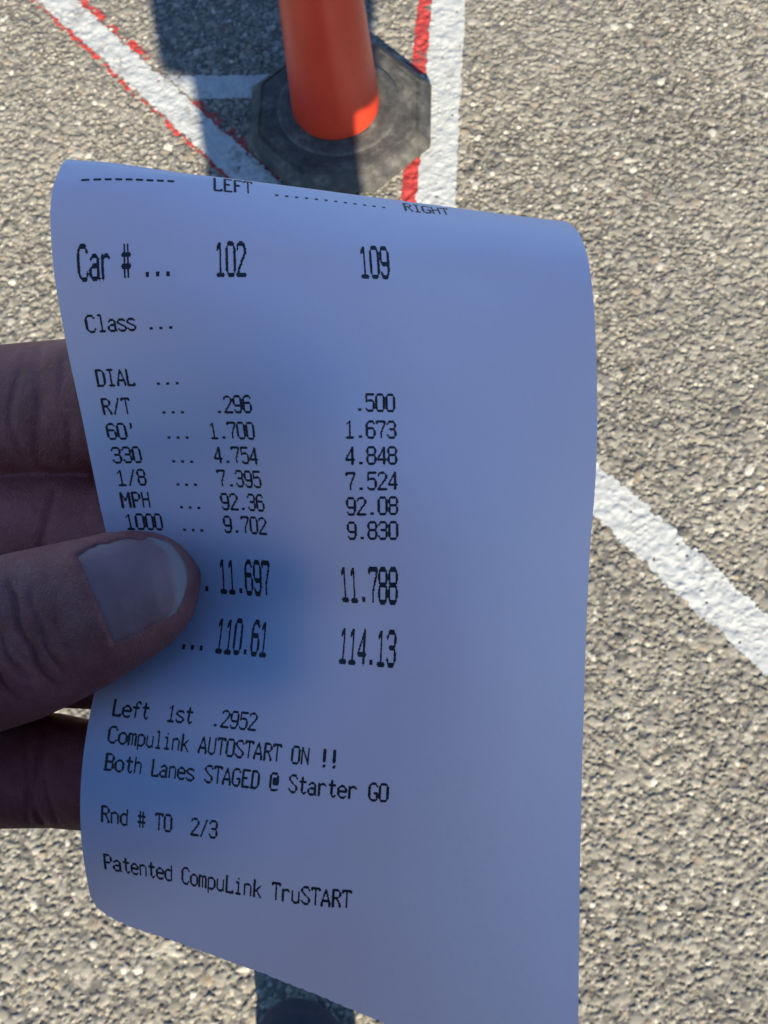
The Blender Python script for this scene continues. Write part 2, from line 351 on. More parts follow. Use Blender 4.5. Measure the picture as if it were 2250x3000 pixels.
# ------------------------------------------------------------------ the printed slip: an unstretched curled strip of 80 mm paper
GRID = """-4919,-5554,22502 -4939,-5492,22260 -4951,-5439,22015 -4943,-5411,21766 -4917,-5409,21517 -4923,-5348,21268 -4910,-5281,21019 -4884,-5145,20804 -4854,-4939,20663 -4837,-4724,20538 -4824,-4484,20469 -4815,-4234,20440 -4806,-3982,20443 -4796,-3732,20480 -4775,-3385,20549 -4729,-2910,20713 -4678,-2441,20895 -4620,-1978,21090 -4558,-1516,21285 -4499,-1048,21464 -4439,-579,21639 -4378,-112,21817 -4316,345,22013 -4273,822,22155 -4275,1319,22189 -4322,1810,22112 -4391,2287,21979 -4464,2762,21839 -4534,3243,21710 -4591,3733,21620 -4626,4232,21593 -4637,4731,21631 -4621,5223,21726 -4580,5703,21870 -4535,6186,22004 -4569,6687,22010 -4624,7184,21979 -4677,7680,21948 -4716,8179,21943;-4314,-5037,22583 -4306,-5010,22335 -4292,-4990,22086 -4271,-4982,21839 -4235,-5000,21593 -4184,-5055,21356 -4127,-5152,21133 -4087,-5156,20885 -4061,-4985,20699 -4040,-4764,20575 -4027,-4517,20508 -4017,-4266,20466 -4007,-4015,20438 -3998,-3763,20427 -3986,-3413,20417 -3953,-2922,20530 -3904,-2450,20697 -3857,-1976,20854 -3798,-1515,21040 -3732,-1059,21243 -3665,-599,21440 -3606,-128,21614 -3553,351,21769 -3528,844,21863 -3530,1343,21898 -3575,1837,21827 -3640,2320,21709 -3710,2801,21580 -3772,3287,21471 -3823,3778,21396 -3873,4269,21324 -3897,4767,21327 -3885,5257,21415 -3870,5746,21503 -3865,6240,21571 -3894,6737,21584 -3938,7234,21570 -3978,7732,21562 -4004,8230,21582;-3659,-4582,22653 -3627,-4592,22405 -3591,-4611,22158 -3547,-4647,21914 -3493,-4715,21679 -3432,-4816,21456 -3367,-4953,21252 -3306,-5074,21038 -3269,-4980,20810 -3247,-4770,20674 -3232,-4532,20585 -3219,-4288,20517 -3208,-4040,20463 -3198,-3790,20421 -3186,-3441,20372 -3168,-2939,20374 -3136,-2449,20475 -3097,-1968,20602 -3039,-1507,20789 -2977,-1047,20982 -2916,-583,21164 -2863,-108,21324 -2818,375,21460 -2781,866,21578 -2776,1369,21627 -2825,1866,21553 -2886,2356,21447 -2959,2836,21310 -3029,3318,21182 -3081,3811,21100 -3125,4305,21042 -3152,4803,21031 -3150,5295,21098 -3160,5791,21138 -3183,6289,21156 -3210,6787,21169 -3242,7285,21177 -3271,7783,21191 -3287,8281,21230;-2942,-4236,22730 -2892,-4288,22490 -2840,-4351,22254 -2783,-4436,22025 -2722,-4551,21811 -2660,-4683,21607 -2600,-4831,21414 -2540,-4969,21213 -2484,-4955,20972 -2462,-4752,20828 -2443,-4528,20714 -2427,-4294,20620 -2413,-4053,20543 -2402,-3807,20486 -2388,-3459,20430 -2367,-2970,20327 -2350,-2469,20322 -2327,-1972,20383 -2282,-1498,20534 -2225,-1033,20711 -2168,-566,20883 -2117,-90,21035 -2081,398,21153 -2056,893,21245 -2049,1394,21295 -2085,1896,21254 -2141,2389,21163 -2211,2871,21036 -2277,3354,20915 -2330,3845,20826 -2373,4341,20769 -2404,4840,20746 -2422,5338,20767 -2446,5837,20781 -2473,6336,20790 -2499,6835,20807 -2523,7335,20829 -2544,7833,20858 -2558,8331,20906;-2180,-4010,22835 -2122,-4108,22613 -2063,-4219,22397 -2004,-4353,22195 -1949,-4515,22014 -1896,-4681,21835 -1839,-4833,21644 -1775,-4934,21423 -1714,-4906,21182 -1686,-4719,21018 -1661,-4511,20881 -1640,-4289,20763 -1623,-4056,20666 -1609,-3816,20592 -1594,-3470,20525 -1568,-2989,20386 -1549,-2496,20300 -1534,-1996,20259 -1519,-1495,20292 -1495,-1003,20387 -1453,-527,20530 -1403,-53,20678 -1371,432,20788 -1347,923,20877 -1335,1420,20937 -1364,1919,20910 -1415,2411,20831 -1475,2898,20729 -1526,3389,20645 -1574,3881,20569 -1617,4377,20510 -1650,4878,20484 -1675,5380,20485 -1702,5881,20489 -1728,6382,20503 -1750,6882,20528 -1771,7381,20559 -1791,7880,20592 -1807,8378,20639;-1402,-3885,22979 -1344,-4027,22782 -1288,-4179,22592 -1235,-4348,22416 -1188,-4533,22255 -1137,-4706,22080 -1077,-4841,21876 -1010,-4904,21641 -949,-4852,21403 -912,-4685,21218 -884,-4487,21065 -859,-4275,20932 -838,-4051,20816 -820,-3818,20723 -802,-3478,20634 -776,-2995,20504 -755,-2506,20395 -735,-2013,20300 -722,-1513,20238 -714,-1012,20208 -707,-511,20238 -692,-19,20314 -670,469,20405 -644,955,20497 -624,1445,20570 -653,1940,20543 -698,2431,20477 -745,2921,20403 -781,3417,20356 -818,3915,20312 -851,4416,20286 -879,4919,20280 -907,5423,20270 -930,5925,20287 -949,6425,20327 -970,6924,20362 -990,7423,20394 -1010,7922,20423 -1028,8420,20464;-624,-3830,23161 -572,-4003,22988 -521,-4180,22819 -473,-4364,22656 -427,-4553,22498 -374,-4718,22315 -311,-4833,22101 -244,-4867,21861 -187,-4788,21630 -147,-4635,21436 -112,-4453,21266 -83,-4254,21116 -57,-4041,20986 -35,-3815,20878 -12,-3481,20769 10,-2993,20653 30,-2502,20551 48,-2009,20457 61,-1509,20392 81,-1018,20292 94,-523,20215 100,-26,20183 101,472,20184 98,970,20196 90,1467,20209 73,1963,20207 51,2459,20194 25,2957,20184 -3,3457,20180 -33,3959,20178 -59,4460,20197 -84,4960,20223 -109,5462,20237 -131,5961,20260 -151,6460,20295 -172,6959,20323 -192,7458,20348 -212,7957,20372 -232,8456,20407;147,-3819,23377 195,-4005,23216 242,-4192,23056 289,-4379,22897 337,-4563,22733 393,-4714,22542 458,-4807,22318 523,-4817,22077 578,-4733,21848 620,-4589,21649 660,-4424,21465 694,-4238,21301 722,-4031,21163 744,-3805,21057 762,-3468,20963 790,-2986,20828 811,-2497,20724 830,-2005,20627 848,-1512,20535 867,-1019,20435 884,-525,20340 896,-28,20266 899,474,20216 896,978,20185 887,1483,20170 871,1988,20169 849,2492,20181 823,2994,20203 793,3496,20234 763,3995,20270 733,4493,20307 706,4991,20340 682,5490,20362 662,5989,20376 642,6488,20392 623,6987,20407 604,7487,20421 585,7986,20438 563,8485,20469;910,-3833,23618 957,-4019,23458 1005,-4205,23296 1053,-4387,23132 1104,-4562,22960 1163,-4697,22758 1228,-4768,22528 1292,-4762,22286 1347,-4687,22055 1394,-4562,21844 1436,-4409,21650 1471,-4230,21480 1500,-4024,21342 1521,-3797,21239 1539,-3459,21151 1571,-2983,21000 1594,-2495,20889 1612,-2002,20794 1628,-1508,20706 1643,-1012,20622 1656,-514,20545 1663,-13,20483 1665,491,20439 1660,997,20413 1649,1504,20402 1633,2010,20404 1611,2515,20418 1584,3018,20443 1555,3520,20475 1525,4019,20511 1496,4517,20546 1469,5015,20576 1450,5514,20586 1434,6013,20585 1417,6512,20589 1401,7012,20590 1385,7512,20593 1368,8011,20600 1346,8510,20629;1668,-3861,23873 1718,-4040,23705 1768,-4216,23535 1820,-4388,23362 1874,-4550,23179 1935,-4667,22967 2000,-4720,22732 2062,-4707,22491 2119,-4645,22256 2169,-4539,22034 2213,-4398,21831 2250,-4225,21655 2280,-4025,21508 2304,-3804,21394 2327,-3471,21285 2359,-2992,21136 2380,-2499,21037 2394,-2000,20962 2404,-1500,20899 2409,-998,20846 2410,-494,20806 2403,10,20781 2390,515,20771 2375,1019,20767 2358,1524,20768 2340,2029,20773 2320,2532,20784 2299,3035,20800 2276,3536,20820 2253,4037,20841 2231,4537,20861 2210,5036,20878 2196,5536,20875 2185,6036,20861 2172,6535,20853 2160,7035,20844 2148,7535,20834 2135,8034,20829 2113,8533,20851;2424,-3895,24132 2478,-4062,23953 2532,-4226,23772 2587,-4384,23587 2645,-4529,23392 2708,-4628,23171 2773,-4670,22934 2835,-4658,22692 2891,-4602,22455 2940,-4508,22229 2990,-4387,22013 3032,-4233,21815 3067,-4050,21639 3095,-3840,21492 3121,-3514,21344 3151,-3018,21225 3167,-2507,21169 3174,-1998,21130 3177,-1489,21097 3169,-980,21091 3150,-472,21104 3118,33,21136 3079,537,21173 3057,1041,21181 3033,1544,21193 3016,2046,21199 3000,2548,21203 2989,3050,21203 2972,3551,21213 2961,4053,21212 2951,4555,21209 2938,5057,21207 2928,5558,21195 2922,6058,21170 2913,6559,21154 2904,7058,21136 2897,7557,21114 2890,8057,21093 2874,8556,21097"""
SU = np.arange(0, 81, 8.0)
SV = np.array([-56., -53.5, -51, -48.5, -46, -43.5, -41, -38.5, -36, -33.5, -31, -28.5, -26, -23.5, -20, -15, -10, -5, 0, 5, 10, 15, 20, 25, 30, 35, 40, 45, 50, 55, 60, 65, 70, 75, 80, 85, 90, 95, 100])
SG = np.array([[[float(c) / 100 for c in p.split(',')] for p in r.split()] for r in GRID.split(';')])
def slip_at(u, v):                              # paper point (camera millimetres) at paper coordinates in mm
    u = np.atleast_1d(np.asarray(u, float)); v = np.atleast_1d(np.asarray(v, float))
    i = np.clip(np.searchsorted(SU, u, 'right') - 1, 0, len(SU) - 2); j = np.clip(np.searchsorted(SV, v, 'right') - 1, 0, len(SV) - 2)
    a = (u - SU[i]) / (SU[i + 1] - SU[i]); b = (v - SV[j]) / (SV[j + 1] - SV[j])
    cr = lambda t: (-.5 * t + t * t - .5 * t ** 3, 1 - 2.5 * t * t + 1.5 * t ** 3, .5 * t + 2 * t * t - 1.5 * t ** 3, -.5 * t * t + .5 * t ** 3)
    wa, wb = cr(a), cr(b); out = np.zeros((len(u), 3))
    for m in range(4):
        for n in range(4):
            out += (wa[m] * wb[n])[:, None] * SG[np.clip(i - 1 + m, 0, len(SU) - 1), np.clip(j - 1 + n, 0, len(SV) - 1)]
    return out
def slip_normal(u, v):
    e = .05; a = slip_at(u + e, v) - slip_at(u - e, v); b = slip_at(u, v + e) - slip_at(u, v - e); n = np.cross(b, a)
    return n / np.linalg.norm(n, axis=1)[:, None]      # towards the reader
VEND = lambda u: np.interp(u, [0, 1.5, 4, 8, 16, 24, 32, 40, 48, 56, 64, 72, 80], [77.5, 79.2, 80.2, 80.8, 81.0, 81.8, 83.0, 85.1, 88, 91.3, 94.9, 98.2, 99.8])
nu_, nv_ = 161, 330
uu, tt = np.meshgrid(np.linspace(0, 80, nu_), np.linspace(0, 1, nv_), indexing='ij')
tear = VEND(uu) + .12 * np.sin(uu * 5.1) * np.sin(uu * 1.7)
top_ = -40.5 - uu * .07; vv = top_ + tt * (tear - top_)
slip_root = empty('time_slip', W(SG[5, 18]))
uu = uu + (1 - uu / 80) * .065 * np.maximum(0, -29 - vv) ** 1.6 - np.clip(uu / 80 - .985, 0, 1) * 66 * .07 * (np.sin(vv * 2.9) * np.sin(vv * 1.13 + 1) + .5 * np.sin(vv * 7.7))
P0 = slip_at(uu.ravel(), vv.ravel())
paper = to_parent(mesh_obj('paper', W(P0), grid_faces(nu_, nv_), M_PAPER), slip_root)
tag(slip_root, 'curled white thermal paper slip of printed race times held between thumb and fingers', 'receipt')

# dot-matrix lettering: strokes on a 12 x 24 dot cell, 0.125 mm dots like the printer's
o_ = [(2, 0), (7, 0), (9, 3), (9, 16), (7, 19), (2, 19), (0, 16), (0, 3), (2, 0)]
GL = {
 '0': [o_], '1': [[(1, 15.5), (4.5, 19), (4.5, 0)], [(1, 0), (8, 0)]],
 '2': [[(0, 15.5), (.7, 17.5), (2.5, 19), (6.5, 19), (9, 16.5), (9, 13), (0, 1), (0, 0), (9, 0)]],
 '3': [[(0, 16), (2, 19), (7, 19), (9, 16.5), (9, 12.5), (7, 10), (3, 10)], [(7, 10), (9, 7.5), (9, 3), (7, 0), (2, 0), (0, 3)]],
 '4': [[(7, 0), (7, 19), (0, 6), (0, 5), (9.5, 5)]],
 '5': [[(9, 19), (1, 19), (.5, 10.5), (3, 12), (7, 12), (9, 9.5), (9, 3), (7, 0), (2, 0), (0, 2.5)]],
 '6': [[(8.5, 16.5), (7, 19), (2.5, 19), (0, 15.5), (0, 3), (2, 0), (7, 0), (9, 3), (9, 8), (7, 11), (2, 11), (0, 8.5)]],
 '7': [[(0, 17), (0, 19), (9, 19), (9, 16.5), (4.5, 6), (4.5, 0)]],
 '8': [[(2, 10), (0, 12.5), (0, 16.5), (2, 19), (7, 19), (9, 16.5), (9, 12.5), (7, 10), (2, 10), (0, 7.5), (0, 2.5), (2, 0), (7, 0), (9, 2.5), (9, 7.5), (7, 10)]],
 '9': [[(9, 10.5), (7, 8), (2, 8), (0, 10.5), (0, 16), (2, 19), (7, 19), (9, 16), (9, 4), (7, 0), (2, 0), (.5, 2.5)]],
 '.': [[(3.4, .3), (5.6, .3)], [(3.4, 1.9), (5.6, 1.9)]], '-': [[(1, 9.5), (7.6, 9.5)], [(1, 8.7), (7.6, 8.7)]],
 "'": [[(4.5, 19), (5, 15), (4, 13)], [(5.2, 19), (5.2, 16)]], '/': [[(1, 0), (8, 19)]], '!': [[(4, 19), (4, 6)], [(5.2, 19), (5.2, 6)], [(4, 0), (5.2, 0)], [(4, 1.4), (5.2, 1.4)]],
 '#': [[(2.5, 0), (2.5, 19)], [(6.5, 0), (6.5, 19)], [(0, 6), (9, 6)], [(0, 13), (9, 13)]],
 '@': [[(9, 1), (7, 0), (2, 0), (0, 3), (0, 16), (2, 19), (7, 19), (9, 16), (9, 7), (4, 7), (4, 13), (9, 13)], [(5.5, 7), (5.5, 13)], [(7, 7), (7, 13)]],
 'A': [[(0, 0), (0, 4), (4.5, 19), (9, 4), (9, 0)], [(1, 6), (8, 6)]],
 'B': [[(1, 0), (1, 19), (6.5, 19), (9, 16.5), (9, 12.5), (7, 10), (1, 10)], [(7, 10), (9, 7.5), (9, 2.5), (6.5, 0), (0, 0)]],
 'C': [[(9, 16), (7, 19), (2.5, 19), (0, 15.5), (0, 3.5), (2.5, 0), (7, 0), (9, 3)]],
 'D': [[(1, 0), (1, 19), (6, 19), (9, 15.5), (9, 3.5), (6, 0), (0, 0)]],
 'E': [[(9, 19), (1, 19), (1, 0), (9, 0)], [(1, 10), (6.5, 10)]], 'F': [[(9, 19), (1, 19), (1, 0)], [(1, 10), (6.5, 10)]],
 'G': [[(9, 16), (7, 19), (2.5, 19), (0, 15.5), (0, 3.5), (2.5, 0), (7, 0), (9, 2.5), (9, 8), (5.5, 8)]],
 'H': [[(.5, 0), (.5, 19)], [(8.5, 0), (8.5, 19)], [(.5, 10), (8.5, 10)]],
 'I': [[(4.5, 0), (4.5, 19)], [(1.5, 19), (7.5, 19)], [(1.5, 0), (7.5, 0)]],
 'L': [[(1, 19), (1, 0), (9, 0), (9, 2)]], 'M': [[(0, 0), (0, 19), (4.5, 9), (9, 19), (9, 0)]],
 'N': [[(.5, 0), (.5, 19), (8.5, 1.5)], [(8.5, 0), (8.5, 19)]], 'O': [o_],
 'P': [[(1, 0), (1, 19), (6.5, 19), (9, 16.5), (9, 11.5), (6.5, 9), (1, 9)]],
 'R': [[(1, 0), (1, 19), (6.5, 19), (9, 16.5), (9, 12.5), (6.5, 10), (1, 10)], [(5, 10), (9, 2), (9, 0)]],
 'S': [[(9, 16), (7, 19), (2.5, 19), (0, 16.5), (0, 13.5), (9, 6), (9, 2.8), (7, 0), (2.5, 0), (0, 3)]],
 'T': [[(0, 17), (0, 19), (9, 19), (9, 17)], [(4.5, 19), (4.5, 0)]], 'U': [[(.5, 19), (.5, 3), (2.5, 0), (6.5, 0), (8.5, 3), (8.5, 19)]],
 'a': [[(1, 11), (3, 13), (6, 13), (8, 11), (8, 1.5), (9, 0)], [(8, 7), (3, 7), (0, 5), (0, 2), (2, 0), (6, 0), (8, 2)]],
 'd': [[(8.5, 19), (8.5, 0)], [(8.5, 11), (6.5, 13), (2.5, 13), (0, 10), (0, 3), (2.5, 0), (6.5, 0), (8.5, 2)]],
 'e': [[(0, 7), (9, 7), (9, 10), (6.5, 13), (2.5, 13), (0, 10), (0, 3), (2.5, 0), (7, 0), (8.5, 2)]],
 'f': [[(9, 17), (8, 19), (5.5, 19), (3.5, 17), (3.5, 0)], [(0, 12), (7, 12)]],
 'h': [[(.5, 0), (.5, 19)], [(.5, 11), (3, 13), (6.5, 13), (8.5, 11), (8.5, 0)]],
 'i': [[(2, 13), (4.5, 13), (4.5, 0)], [(1.5, 0), (7.5, 0)], [(4.2, 17.5), (4.8, 17.5)]],
 'k': [[(1, 0), (1, 19)], [(8.5, 13), (1.5, 5.5)], [(3.5, 8), (9, 0)]],
 'l': [[(2, 19), (4.5, 19), (4.5, 0)], [(1.5, 0), (7.5, 0)]],
 'm': [[(0, 0), (0, 13), (3, 13), (4.5, 11), (4.5, 0)], [(4.5, 11), (6, 13), (8, 13), (9, 11), (9, 0)]],
 'n': [[(.5, 0), (.5, 13)], [(.5, 10.5), (3, 13), (6.5, 13), (8.5, 11), (8.5, 0)]],
 'o': [[(2.5, 0), (6.5, 0), (9, 3), (9, 10), (6.5, 13), (2.5, 13), (0, 10), (0, 3), (2.5, 0)]],
 'p': [[(.5, -5), (.5, 13)], [(.5, 11), (2.5, 13), (6.5, 13), (9, 10), (9, 3), (6.5, 0), (2.5, 0), (.5, 2)]],
 'r': [[(1, 0), (1, 13)], [(1, 9.5), (4, 13), (7, 13), (8.5, 11.5)]],
 's': [[(8.5, 11), (7, 13), (2, 13), (0, 11), (0, 9), (9, 4.5), (9, 2), (7, 0), (2, 0), (0, 2)]],
 't': [[(4, 18), (4, 2.5), (5.5, 0), (7.5, 0), (8.5, 1.5)], [(1, 13), (8, 13)]],
 'u': [[(.5, 13), (.5, 2.5), (2.5, 0), (6, 0), (8.5, 2.5)], [(8.5, 13), (8.5, 0)]],
}
dots_cache = {}
def dots(ch, w):
    if (ch, w) in dots_cache: return dots_cache[ch, w]
    X, Y = np.meshgrid(np.arange(-1, 12) + .5, np.arange(-6, 21) + .5, indexing='ij'); D = np.full(X.shape, 9.)
    for s in GL[ch]:
        for (x0, y0), (x1, y1) in zip(s, s[1:]):
            dx, dy = x1 - x0, y1 - y0; t = np.clip(((X - .5 - x0) * dx + (Y - .5 - y0) * dy) / (dx * dx + dy * dy + 1e-9), 0, 1)
            D = np.minimum(D, np.hypot(X - .5 - x0 - t * dx, Y - .5 - y0 - t * dy))
    r = (D < w); dots_cache[ch, w] = r; return r
LINES = [  # baseline v (mm), tall?, [(column, text)], start offset
 (-33.1, 0, [(0.35, '---------'), (12.9, 'LEFT'), (18.75, '............'), (32.4, 'RIGHT')]),
 (-19.4, 1, [(0, 'Car # ...'), (13, '102'), (27, '109')]), (-11.94, 0, [(0, 'Class ...')]), (-3.8, 0, [(0, 'DIAL  ...')]),
 (0.64, 0, [(0, 'R/T   ...'), (12, '.296'), (26, '.500')]), (4.58, 0, [(0, "60'   ..."), (11, '1.700'), (25, '1.673')]),
 (8.38, 0, [(0, '330   ...'), (11, '4.754'), (25, '4.848')]), (12.03, 0, [(0, '1/8   ...'), (11, '7.395'), (25, '7.524')]),
 (15.63, 0, [(0, 'MPH   ...'), (11, '92.36'), (25, '92.08')]), (19.15, 0, [(0, '1000  ...'), (11, '9.702'), (25, '9.830')]),
 (28.36, 1, [(0, '1/4   ...'), (10, '11.697'), (24, '11.788')]), (37.36, 1, [(0, 'MPH   ...'), (10, '110.61'), (24, '114.13')]),
 (48.39, 0, [(0, 'Left  1st  .2952')]), (52.49, 0, [(0, 'Compulink AUTOSTART ON !!')]), (56.62, 0, [(0, 'Both Lanes STAGED @ Starter GO')]),
 (64.48, 0, [(0, 'Rnd # TO  2/3')]), (72.14, 0, [(0, 'Patented CompuLink TruSTART')])]
qu, qv = [], []
for base, tall, items in LINES:
    k = 2.0 if tall else 1.0
    for col, text in items:
        for n_, ch in enumerate(text):
            if ch == ' ': continue
            r = dots(ch, 1.08 if tall else 1.02); x0 = 4 + 1.5 * (col + n_) + .125 * 1.5; jit = .02 * random.uniform(-1, 1)
            for y in range(r.shape[1]):
                x = 0
                while x < r.shape[0]:
                    if not r[x, y]: x += 1; continue
                    e = x
                    while e < r.shape[0] and r[e, y]: e += 1
                    a = x0 + (x - 1) * .125 + rng.uniform(-.03, .03); b = x0 + (e - 1) * .125 + rng.uniform(-.03, .03)
                    v0 = base - (y - 6) * .125 * k + jit; v1 = v0 - .125 * k * 1.02
                    qu.append((a, b, b, a)); qv.append((v0, v0, v1, v1))
                    x = e
qu, qv = np.array(qu).ravel(), np.array(qv).ravel()
ink = W(slip_at(qu, qv) + .035 * slip_normal(qu, qv))
to_parent(mesh_obj('printed_text', ink, np.arange(len(ink)).reshape(-1, 4), M_INK, smooth=False), slip_root)

# ------------------------------------------------------------------ left hand (camera millimetres): thumb sculpted as a loft, fingers behind the paper
TIP = (np.array([582., 1715.]) - (CXP, CYP)) * 212 / FPX
TE, TN = np.array([.957, -.29]), np.array([.29, .957])       # along and across the thumb as it lies
def bU(a): return np.interp(-a, [-.35, -.2, 0, .3, 1.1, 2.4, 4, 7.2, 11.2, 14.8, 26.5, 36, 50, 66], [-2.3, -3.2, -4.1, -5.2, -6.9, -8.4, -9.6, -10.8, -11.6, -11.9, -13.0, -13.4, -14, -15])
def bL(a): return np.interp(-a, [-.35, -.2, 0, .4, 1.1, 2.5, 5.8, 10.5, 16.2, 23.5, 29, 34, 50, 66], [-1.7, -.8, 0, 1.2, 2.6, 4.7, 6.9, 8.6, 10.2, 11.6, 12.4, 12.6, 13.5, 15])
def dep(a): return np.interp(-a, [-.35, -.2, 0, .4, 1.1, 2.5, 5, 10, 16, 26, 36, 50, 66], [.6, 2.2, 3.4, 4.5, 5.4, 6.5, 7.5, 8.7, 9.6, 10.4, 11, 12, 13.5])
def zcen(a): return 216.5 - .30 * (a + 4) * (a < 99) - dep(a) * .90 + .9
def nail_top(a): return np.interp(-a, [1, 2.1, 4.2, 7.5, 11.5, 15], [-7.0, -7.6, -8.9, -10.1, -10.5, -9.7])
def nail_bot(a): return np.interp(-a, [1, 3, 4.1, 9.2, 14.6], [2.0, 2.6, 3.0, 4.3, 4.9])
def nail_cut(b): return -14.0 + .11 * (b + 3) - .008 * (b + 1.5) ** 2
def nail_free(b): return -0.35 - .085 * (b + 3.1) ** 2
def front_z(a, b):                              # depth of the thumb's near surface
    u, l = bU(a), bL(a); t = np.clip((b - (u + l) / 2) / np.maximum((l - u) / 2, .05), -1, 1)
    return zcen(a) - dep(a) * (1 - np.abs(t) ** 2.2) ** (1 / 2.2)
def sstep(x, a, b): t = np.clip((x - a) / (b - a), 0, 1); return t * t * (3 - 2 * t)
def thumb_relief(a, b):                         # + raises the skin towards the reader
    inn = np.minimum.reduce([a - nail_cut(b), nail_free(b) + 1.0 - a, b - nail_top(a), nail_bot(a) - b])
    side = np.minimum.reduce([a - nail_cut(b), b - nail_top(a), nail_bot(a) - b])
    wob = .12 * np.sin(b * 2.3 + a) + .10 * np.sin(a * 3.1 - b * 1.7)
    inn = np.minimum(inn, side - .55 + wob)                                                  # the skin laps over the root and sides of the nail
    r = -.55 * sstep(inn, -.35, .45)                                                         # nail bed
    fold = np.minimum.reduce([a - nail_cut(b) + 1.4, nail_free(b) - 1.6 - a, b - nail_top(a) + 1.3, nail_bot(a) - b + 1.5])
    r = r + .50 * sstep(fold, -.6, .9) * (1 - sstep(inn, -.3, .15))                          # soft fold round it
    for c0, sl_, w, dpt, lo, hi in ((-25.2, .10, .55, .62, -8, 7.5), (-28.6, .16, .6, .5, -9, 5), (-22.6, .05, .5, .34, -6, 6), (-31.5, .12, .7, .55, -9, 8), (-19.8, -.03, .45, .2, -4, 7), (-35, .1, .7, .5, -9, 9), (-26.9, .2, .4, .28, -2, 8), (-30.2, -.02, .4, .3, -9, 1)):
        dpt = dpt * 2.3; c = c0 + sl_ * b + .022 * b * b * .5 + .25 * np.sin(b * .9 + c0)
        r = r - dpt * np.exp(-((a - c) / w) ** 2) * sstep(b, lo - 2, lo + 2) * (1 - sstep(b, hi - 2, hi + 2))
    r = r + .35 * np.exp(-((a + 29) / 7) ** 2)                                               # knuckle swell
    return r
sa = np.concatenate([[.34, .3, .2, .1, 0, -.12, -.3, -.6, -1.0, -1.5, -2.1], -np.arange(2.7, 40, .42), -np.arange(41, 67, 1.5)]); th = np.linspace(0, 2 * math.pi, 190, endpoint=False)
TV = []
for a in sa:
    u, l, d = bU(a), bL(a), dep(a); c, s = np.cos(th), np.sin(th); p = 2 / 2.2
    b = (u + l) / 2 + (l - u) / 2 * np.sign(c) * np.abs(c) ** p
    z = zcen(a) - d * np.sign(s) * np.abs(s) ** p
    rel = thumb_relief(np.full_like(b, a), b) * sstep(s, -.05, .35)
    nb = (b - (u + l) / 2) / max((l - u) / 2, .3) * .6
    z = z - rel; xy = TIP + np.outer(np.full_like(b, a), TE) + np.outer(b + rel * nb * .8, TN)
    TV.append(np.column_stack([xy, z]))
TV = np.array(TV); nS, nT = TV.shape[:2]; tf = [tuple(q) for q in grid_faces(nS, nT, True)]; V_ = TV.reshape(-1, 3)
V_ = np.vstack([V_, V_[:nT].mean(0), V_[-nT:].mean(0)]); e0, e1_ = len(V_) - 2, len(V_) - 1
tf += [(e0, (k + 1) % nT, k) for k in range(nT)] + [(e1_, (nS - 1) * nT + k, (nS - 1) * nT + (k + 1) % nT) for k in range(nT)]
shells = [(V_, tf)]
WR = np.array([-150., 86, 287])
fing = {  # joints from knuckle to tip, radii
 'index': ([(-97, -14, 254), (-58, -17.2, 238.5), (-30, -18.6, 229.5), (-11, -17, 226)], [13, 11.5, 10.2, 7.6]),
 'middle': ([(-99, 8, 256), (-58, 4.0, 240.0), (-29, 5, 225.5), (-9.5, 8.5, 217.6)], [12.6, 11.6, 9.2, 7.4]),
 'ring': ([(-99, 27, 256), (-58, 22.5, 238.5), (-30, 23.5, 224.5), (-11.5, 22.5, 217.2)], [12, 10.2, 8.8, 7.0]),
 'little': ([(-97, 46, 254), (-55.5, 43.2, 237), (-36, 43.5, 230), (-21, 42, 229)], [11, 9.5, 8.0, 6.6])}
PB = P0[(vv.ravel() > -15) & (vv.ravel() < 65)]
for nm, (pts, rd) in fing.items():
    pts = [np.array(p, float) for p in pts]
    for k in (1, 2, 3):                         # the fingers lie against the back of the paper
        rr = rd[k] * 1.08; d2 = (PB[:, 0] - pts[k][0]) ** 2 + (PB[:, 1] - pts[k][1]) ** 2; m = d2 < rr * rr
        if pts[k][0] > -50: pts[k][2] = (PB[m, 2] + np.sqrt(rr * rr - d2[m])).max() + (1.0 if nm in ('middle', 'ring') else 4.0)
    shells += chain(pts, rd, n=36)
    m = (pts[0] * .45 + pts[1] * .55) + np.array([0, 0, -1.2]); shells.append(ball(m, (13, rd[1] * .98, rd[1] * .95)))       # fleshy pads
    m = (pts[1] + pts[2]) / 2 + np.array([0, 0, -.8]); shells.append(ball(m, (9.5, rd[2] * 1.06, rd[2] * 1.02)))
    shells.append(round_cone(pts[0], WR + (pts[0] - pts[2]) * .0 + np.array([0, (pts[0][1] - 15) * .35, 0]), rd[0] + 1, 17, n=32))
tb = np.array([*(TIP + TE * -64), zcen(-64.)])
shells.append(round_cone(tb, (-128, 62, 262), 14.2, 17, n=32)); shells.append(round_cone((-128, 62, 262), WR, 17, 20, n=32))
shells.append(round_cone((-104, 20, 254), (-138, 60, 276), 15, 20, n=32))
ELB = (np.array([-.285, -.10, 1.06]) - CAMP) @ M3 * 1000
shells.append(round_cone(WR, WR + (ELB - WR) * .3, 23, 27, n=32))
HV, HF = fuse('hand', [(np.asarray(v) , f) for v, f in shells], .40, 2, None)
